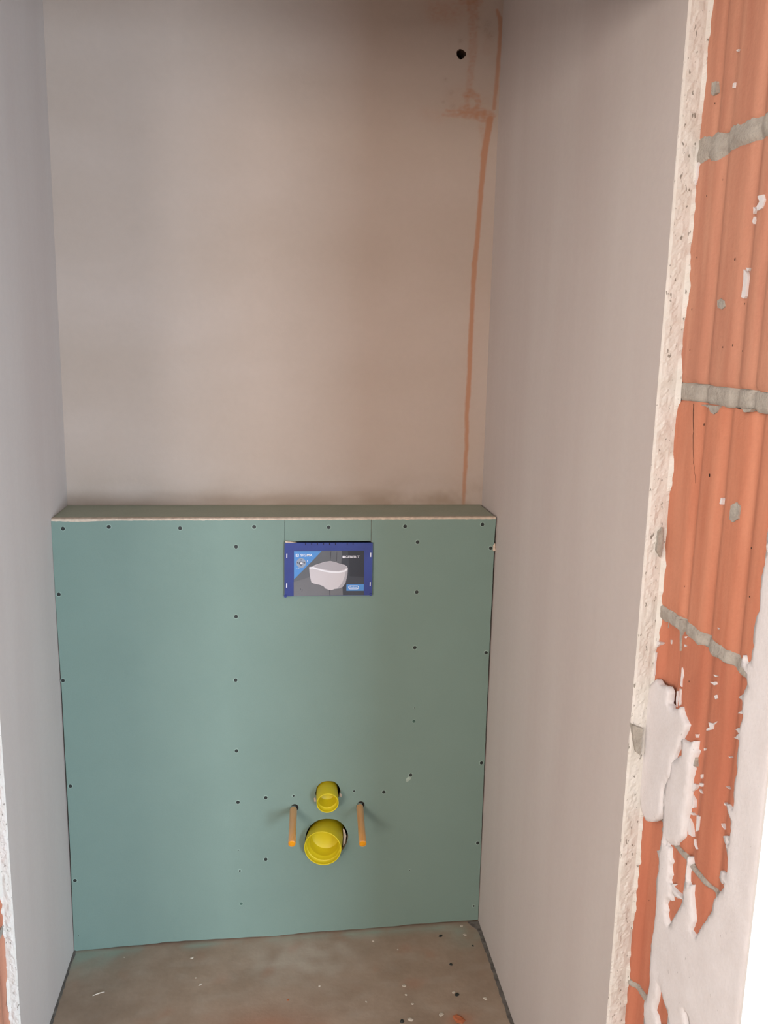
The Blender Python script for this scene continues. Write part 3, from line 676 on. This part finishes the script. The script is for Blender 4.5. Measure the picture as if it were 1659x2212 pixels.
pr('print_logo_square', [(436,424),(472,424),(472,458),(436,458)], 3, m_wht, holes=[[(450,430),(460,430),(458,452),(450,452)]])
pr('print_logo_square', [(995,446),(1022,446),(1022,474),(995,474)], 3, m_wht)
for l in ([(492,838),(498,838),(496,850),(490,850)], [(504,850),(518,848),(514,870),(506,872),(512,858)], [(424,718),(434,716),(432,728)]): pr('print_fleck', l, 3, m_cardl)
def text(s, zx, zy, width_z, k, name='lettering', bold=.02, ht=None):
    y = YF-.0008-.00022*k
    c = bpy.data.curves.new('t', 'FONT'); c.body = s; c.size = 1; c.offset = bold; c.space_character = 1.08
    t = bpy.data.objects.new('t', c); C.link(t)
    me = bpy.data.meshes.new_from_object(t.evaluated_get(bpy.context.evaluated_depsgraph_get()))
    bpy.data.objects.remove(t); x0 = min(v.co.x for v in me.vertices); x1 = max(v.co.x for v in me.vertices); y0 = min(v.co.y for v in me.vertices); y1 = max(v.co.y for v in me.vertices)
    A = Vector((*xz(*Z1(zx, zy), y),)); B = Vector((*xz(*Z1(zx+width_z, zy), y),)); T = Vector((*xz(*Z1(zx, zy-ht), y),))
    for v in me.vertices:
        u, w_ = (v.co.x-x0)/(x1-x0), (v.co.y-y0)/(y1-y0); q = A+(B-A)*u+(T-A)*w_
        v.co = (q[0], y, q[1])
    me.materials.clear(); me.materials.append(m_wht); o = bpy.data.objects.new(name, me); C.link(o); o.parent = card; parts.append(o); return o
text('SIGMA', 494, 455, 142, 3, ht=30)['label'] = 'white lettering SIGMA'
text('GEBERIT', 1030, 472, 168, 3, ht=28)['label'] = 'white lettering GEBERIT'
text('Duofresh', 1082, 833, 90, 3.2, ht=18, bold=.0)['label'] = 'tiny white lettering in the pill outline'
for l in ([(324,420),(336,420),(334,472),(324,472)], [(1327,410),(1338,410),(1337,460),(1326,460)], [(322,775),(334,775),(332,828),(321,828)], [(1321,760),(1332,760),(1330,808),(1320,808)]): flat('slot_mark', l, YF-.0004, m_wht)
for a in (552,625,695,768,838,910,1050,1120): flat('notch', [(a-4,294),(a+5,294),(a+4,320),(a-3,318)], YF-.0014, m_dark, th=.0004)
rebase(cov, *parts)

# ================================================================== PIPE STUBS AND THREADED RODS
def tube(org, ax, prof, mt, parent, name, n=44, label=None):
    V, Fc = lathe(prof, org, ax, n); o = obj(name, V, Fc, mt, parent, smooth=True)
    if label: o['label'] = label
    o.data.transform(Matrix.Translation(-parent.location)); return o
def stub(name, hole_px, mouth_px, L, R_, steps, label, cat):
    A = at(*hole_px, 0); B = unproj(*mouth_px, 1, -L); ax = (B-A).normalized(); ln = (B-A).length
    r = empty(name, A, label, cat)
    tube(A, ax, [(R_*.97, -.10), (R_*.97, -.01), (R_, ln*.3), (R_, ln-.0015), (R_-.0006, ln), (R_-.0022, ln), (R_-.0028, ln-.0015), (R_-.003, ln-.002)], m_yel, r, 'sleeve')
    pr_ = [(R_-.003, ln-.002), (R_-.0033, ln-steps[0][1])]
    for rr, dp in steps: pr_ += [(rr+.0006, ln-dp), (rr, ln-dp-.001), (rr-.0004, ln-dp-.004)]
    last = pr_[-1]; pr_ += [(last[0]-.001, last[1]-.03), (last[0]-.002, last[1]-.031), (.0002, last[1]-.031)]
    tube(A, ax, pr_, m_yel, r, 'inner_plug'); return r
stub('flush_pipe_stub', (706.5, 1712), (707.8, 1735.5), .050, .0298, [(.0250, .018)], 'small yellow plastic pipe stub sticking out of the green board, the upper one', 'pipe')
stub('drain_pipe_stub', (701.5, 1812), (697, 1833), .046, .0508, [(.0445, .015), (.0395, .026)], 'large yellow plastic drain pipe stub below the smaller yellow stub', 'pipe')
def rod(hole_px, end_px, L, label):
    A = at(*hole_px, 0); B = unproj(*end_px, 1, -L); ax = (B-A).normalized(); ln = (B-A).length
    r = empty('threaded_rod', A, label, 'rod', 'fixing rods on either side of the yellow pipe stubs')
    pr_ = [(.0054, -.03)]
    h = 0
    while h < ln-.02: pr_ += [(.0058, h), (.0050, h+.002)]; h += .004
    tube(A, ax, pr_+[(.0002, h)], m_rod, r, 'rod_core', 16)
    tube(A, ax, [(.0094, .006), (.0098, .012), (.0092, ln*.6), (.0097, ln-.001), (.0090, ln), (.0085, ln-.002)], m_org, r, 'protective_sleeve', 24)
    tube(A, ax, [(.0088, ln-.004), (.0086, ln-.0012), (.004, ln-.002), (.0001, ln-.002)], m_cap, r, 'end_cap', 24)
    tube(A, ax, [(.0100, -.004), (.0100, .007), (.0085, .008), (.0062, .008)], m_chr, r, 'nut', 6)
    V, Fc, c_ = prism([[(A[0]+.0105*math.cos(q)+.003, A[2]+.0105*math.sin(q)+.002) for q in [i*math.pi/8 for i in range(16)]]], lambda u, v, d: (u, -.0006+d, v), .0005)
    o = obj('hole_rim', V, Fc, m_dark, r); o.data.transform(Matrix.Translation(-r.location)); o['label'] = 'dark drilled hole around the rod'
    return r
rod((634, 1746), (630.5, 1823), .150, 'orange sleeved fixing rod to the left of the yellow pipe stubs')
rod((777, 1740), (783.5, 1823), .155, 'orange sleeved fixing rod to the right of the yellow pipe stubs')

# ================================================================== CRUMBS ON THE FLOOR
def crumb(px, py, r, m, nm, label, cat, group, seed, tall=.5):
    p = unproj(px, py, 2, .008); z = fz(p[0]); V = []; Fc = []; n = 7
    for j, (rr, h) in enumerate(((1, 0), (.95, .35), (.55, .9))):
        for i in range(n):
            a = 2*math.pi*i/n; k = rr*(1+.45*nz(math.cos(a)*2, math.sin(a)*2+seed, j*.4)); V.append((r*k*math.cos(a)*1.25, r*k*math.sin(a), r*h*tall))
    for j in range(2):
        for i in range(n): q = (i+1) % n; Fc.append((j*n+i, j*n+q, (j+1)*n+q, (j+1)*n+i))
    Fc.append(tuple(2*n+i for i in range(n)))
    o = obj(nm, V, Fc, m); o.location = (p[0], p[1], z+.0005); o.rotation_euler = (0, 0, seed*1.7); return tag(o, label, cat, group)
G = 'pale crumbs scattered on the screed'
for i, (px, py, r, lb) in enumerate(((414,2067,.005,'whitish crumb close to the green board, left half of the floor'),(268,2064,.0025,'tiny white speck nearest the left foot of the green board'),(432,2125,.005,'larger greyish crumb in the left half of the floor, lower of a pair'),(423,2110,.003,'tiny pale crumb just above the larger greyish one'),(997,2005,.005,'white crumb in the right rear corner, right against the green board'),(1004,2024,.005,'white crumb in the right rear corner, second one out from the board'),(859,2054,.003,'tiny pale crumb in the right half of the floor, halfway to the board'),(806,2035,.004,'pale crumb near the green board below the drain pipe, right of the dust patch'),(690,2131,.004,'single pale crumb in the middle of the floor'),(873,2133,.006,'pale crumb in the loose cluster, farthest from the camera'),(877,2152,.004,'pale crumb in the loose cluster, second from the back'),(891,2172,.0045,'pale crumb in the loose cluster, third from the back'),(1048,2162,.006,'pale crumb lying alone beside the right wall'),(980,2148,.005,'pale crumb touching the black bit near the bottom right'),(791,2166,.0035,'faint pale crumb left of the loose cluster'),(953,2196,.007,'pale crumb left of the orange brick chip at the bottom edge'),(886,2206,.008,'largest pale crumb at the bottom edge of the floor'))):
    crumb(px, py, r*.8, m_crumb, 'plaster_crumb', lb, 'crumb', G, i+.3)
for i, (px, py, r, lb) in enumerate(((951,2026,.0045,'black plastic bit on the floor nearest the green board'),(974,2088,.004,'thin black splinter on the floor by the right side'),(987,2153,.005,'black bit beside a white crumb near the bottom right of the floor'),(1021,2048,.0028,'tiny dark bit near the right wall'),(868,2209,.005,'dark bit at the bottom edge of the floor'))):
    crumb(px, py, r, m_screw, 'debris_bit', lb, 'debris', 'dark bits on the screed', i+2.1, .7)
for i, (px, py, r, lb) in enumerate(((990,2206,.013,'orange brick chip at the bottom edge of the floor'),(622,2160,.003,'tiny orange brick chip in the middle of the floor'))):
    crumb(px, py, r, m_rcrumb, 'brick_chip', lb, 'chip', None, i+5.1, .25)
# pale curl of shaving
V = []; Fc = []; k = 14
for i in range(k+1):
    px, py = 200+26*i/k, 2149-7*math.sin(i/k*1.6)-1*i/k
    p = unproj(px, py, 2, .006); wv = .0018*math.sin(math.pi*(i+.6)/(k+1.2)); z = fz(p[0])
    V += [(p[0], p[1]-wv, z+.001), (p[0], p[1], z+.003), (p[0], p[1]+wv, z+.001)]
    if i: q = i*3; Fc += [(q-3, q, q+1, q-2), (q-2, q+1, q+2, q-1)]
tag(obj('plaster_shaving', V, Fc, m_crumb), 'thin curved pale shaving on the floor near the left wall', 'shaving')
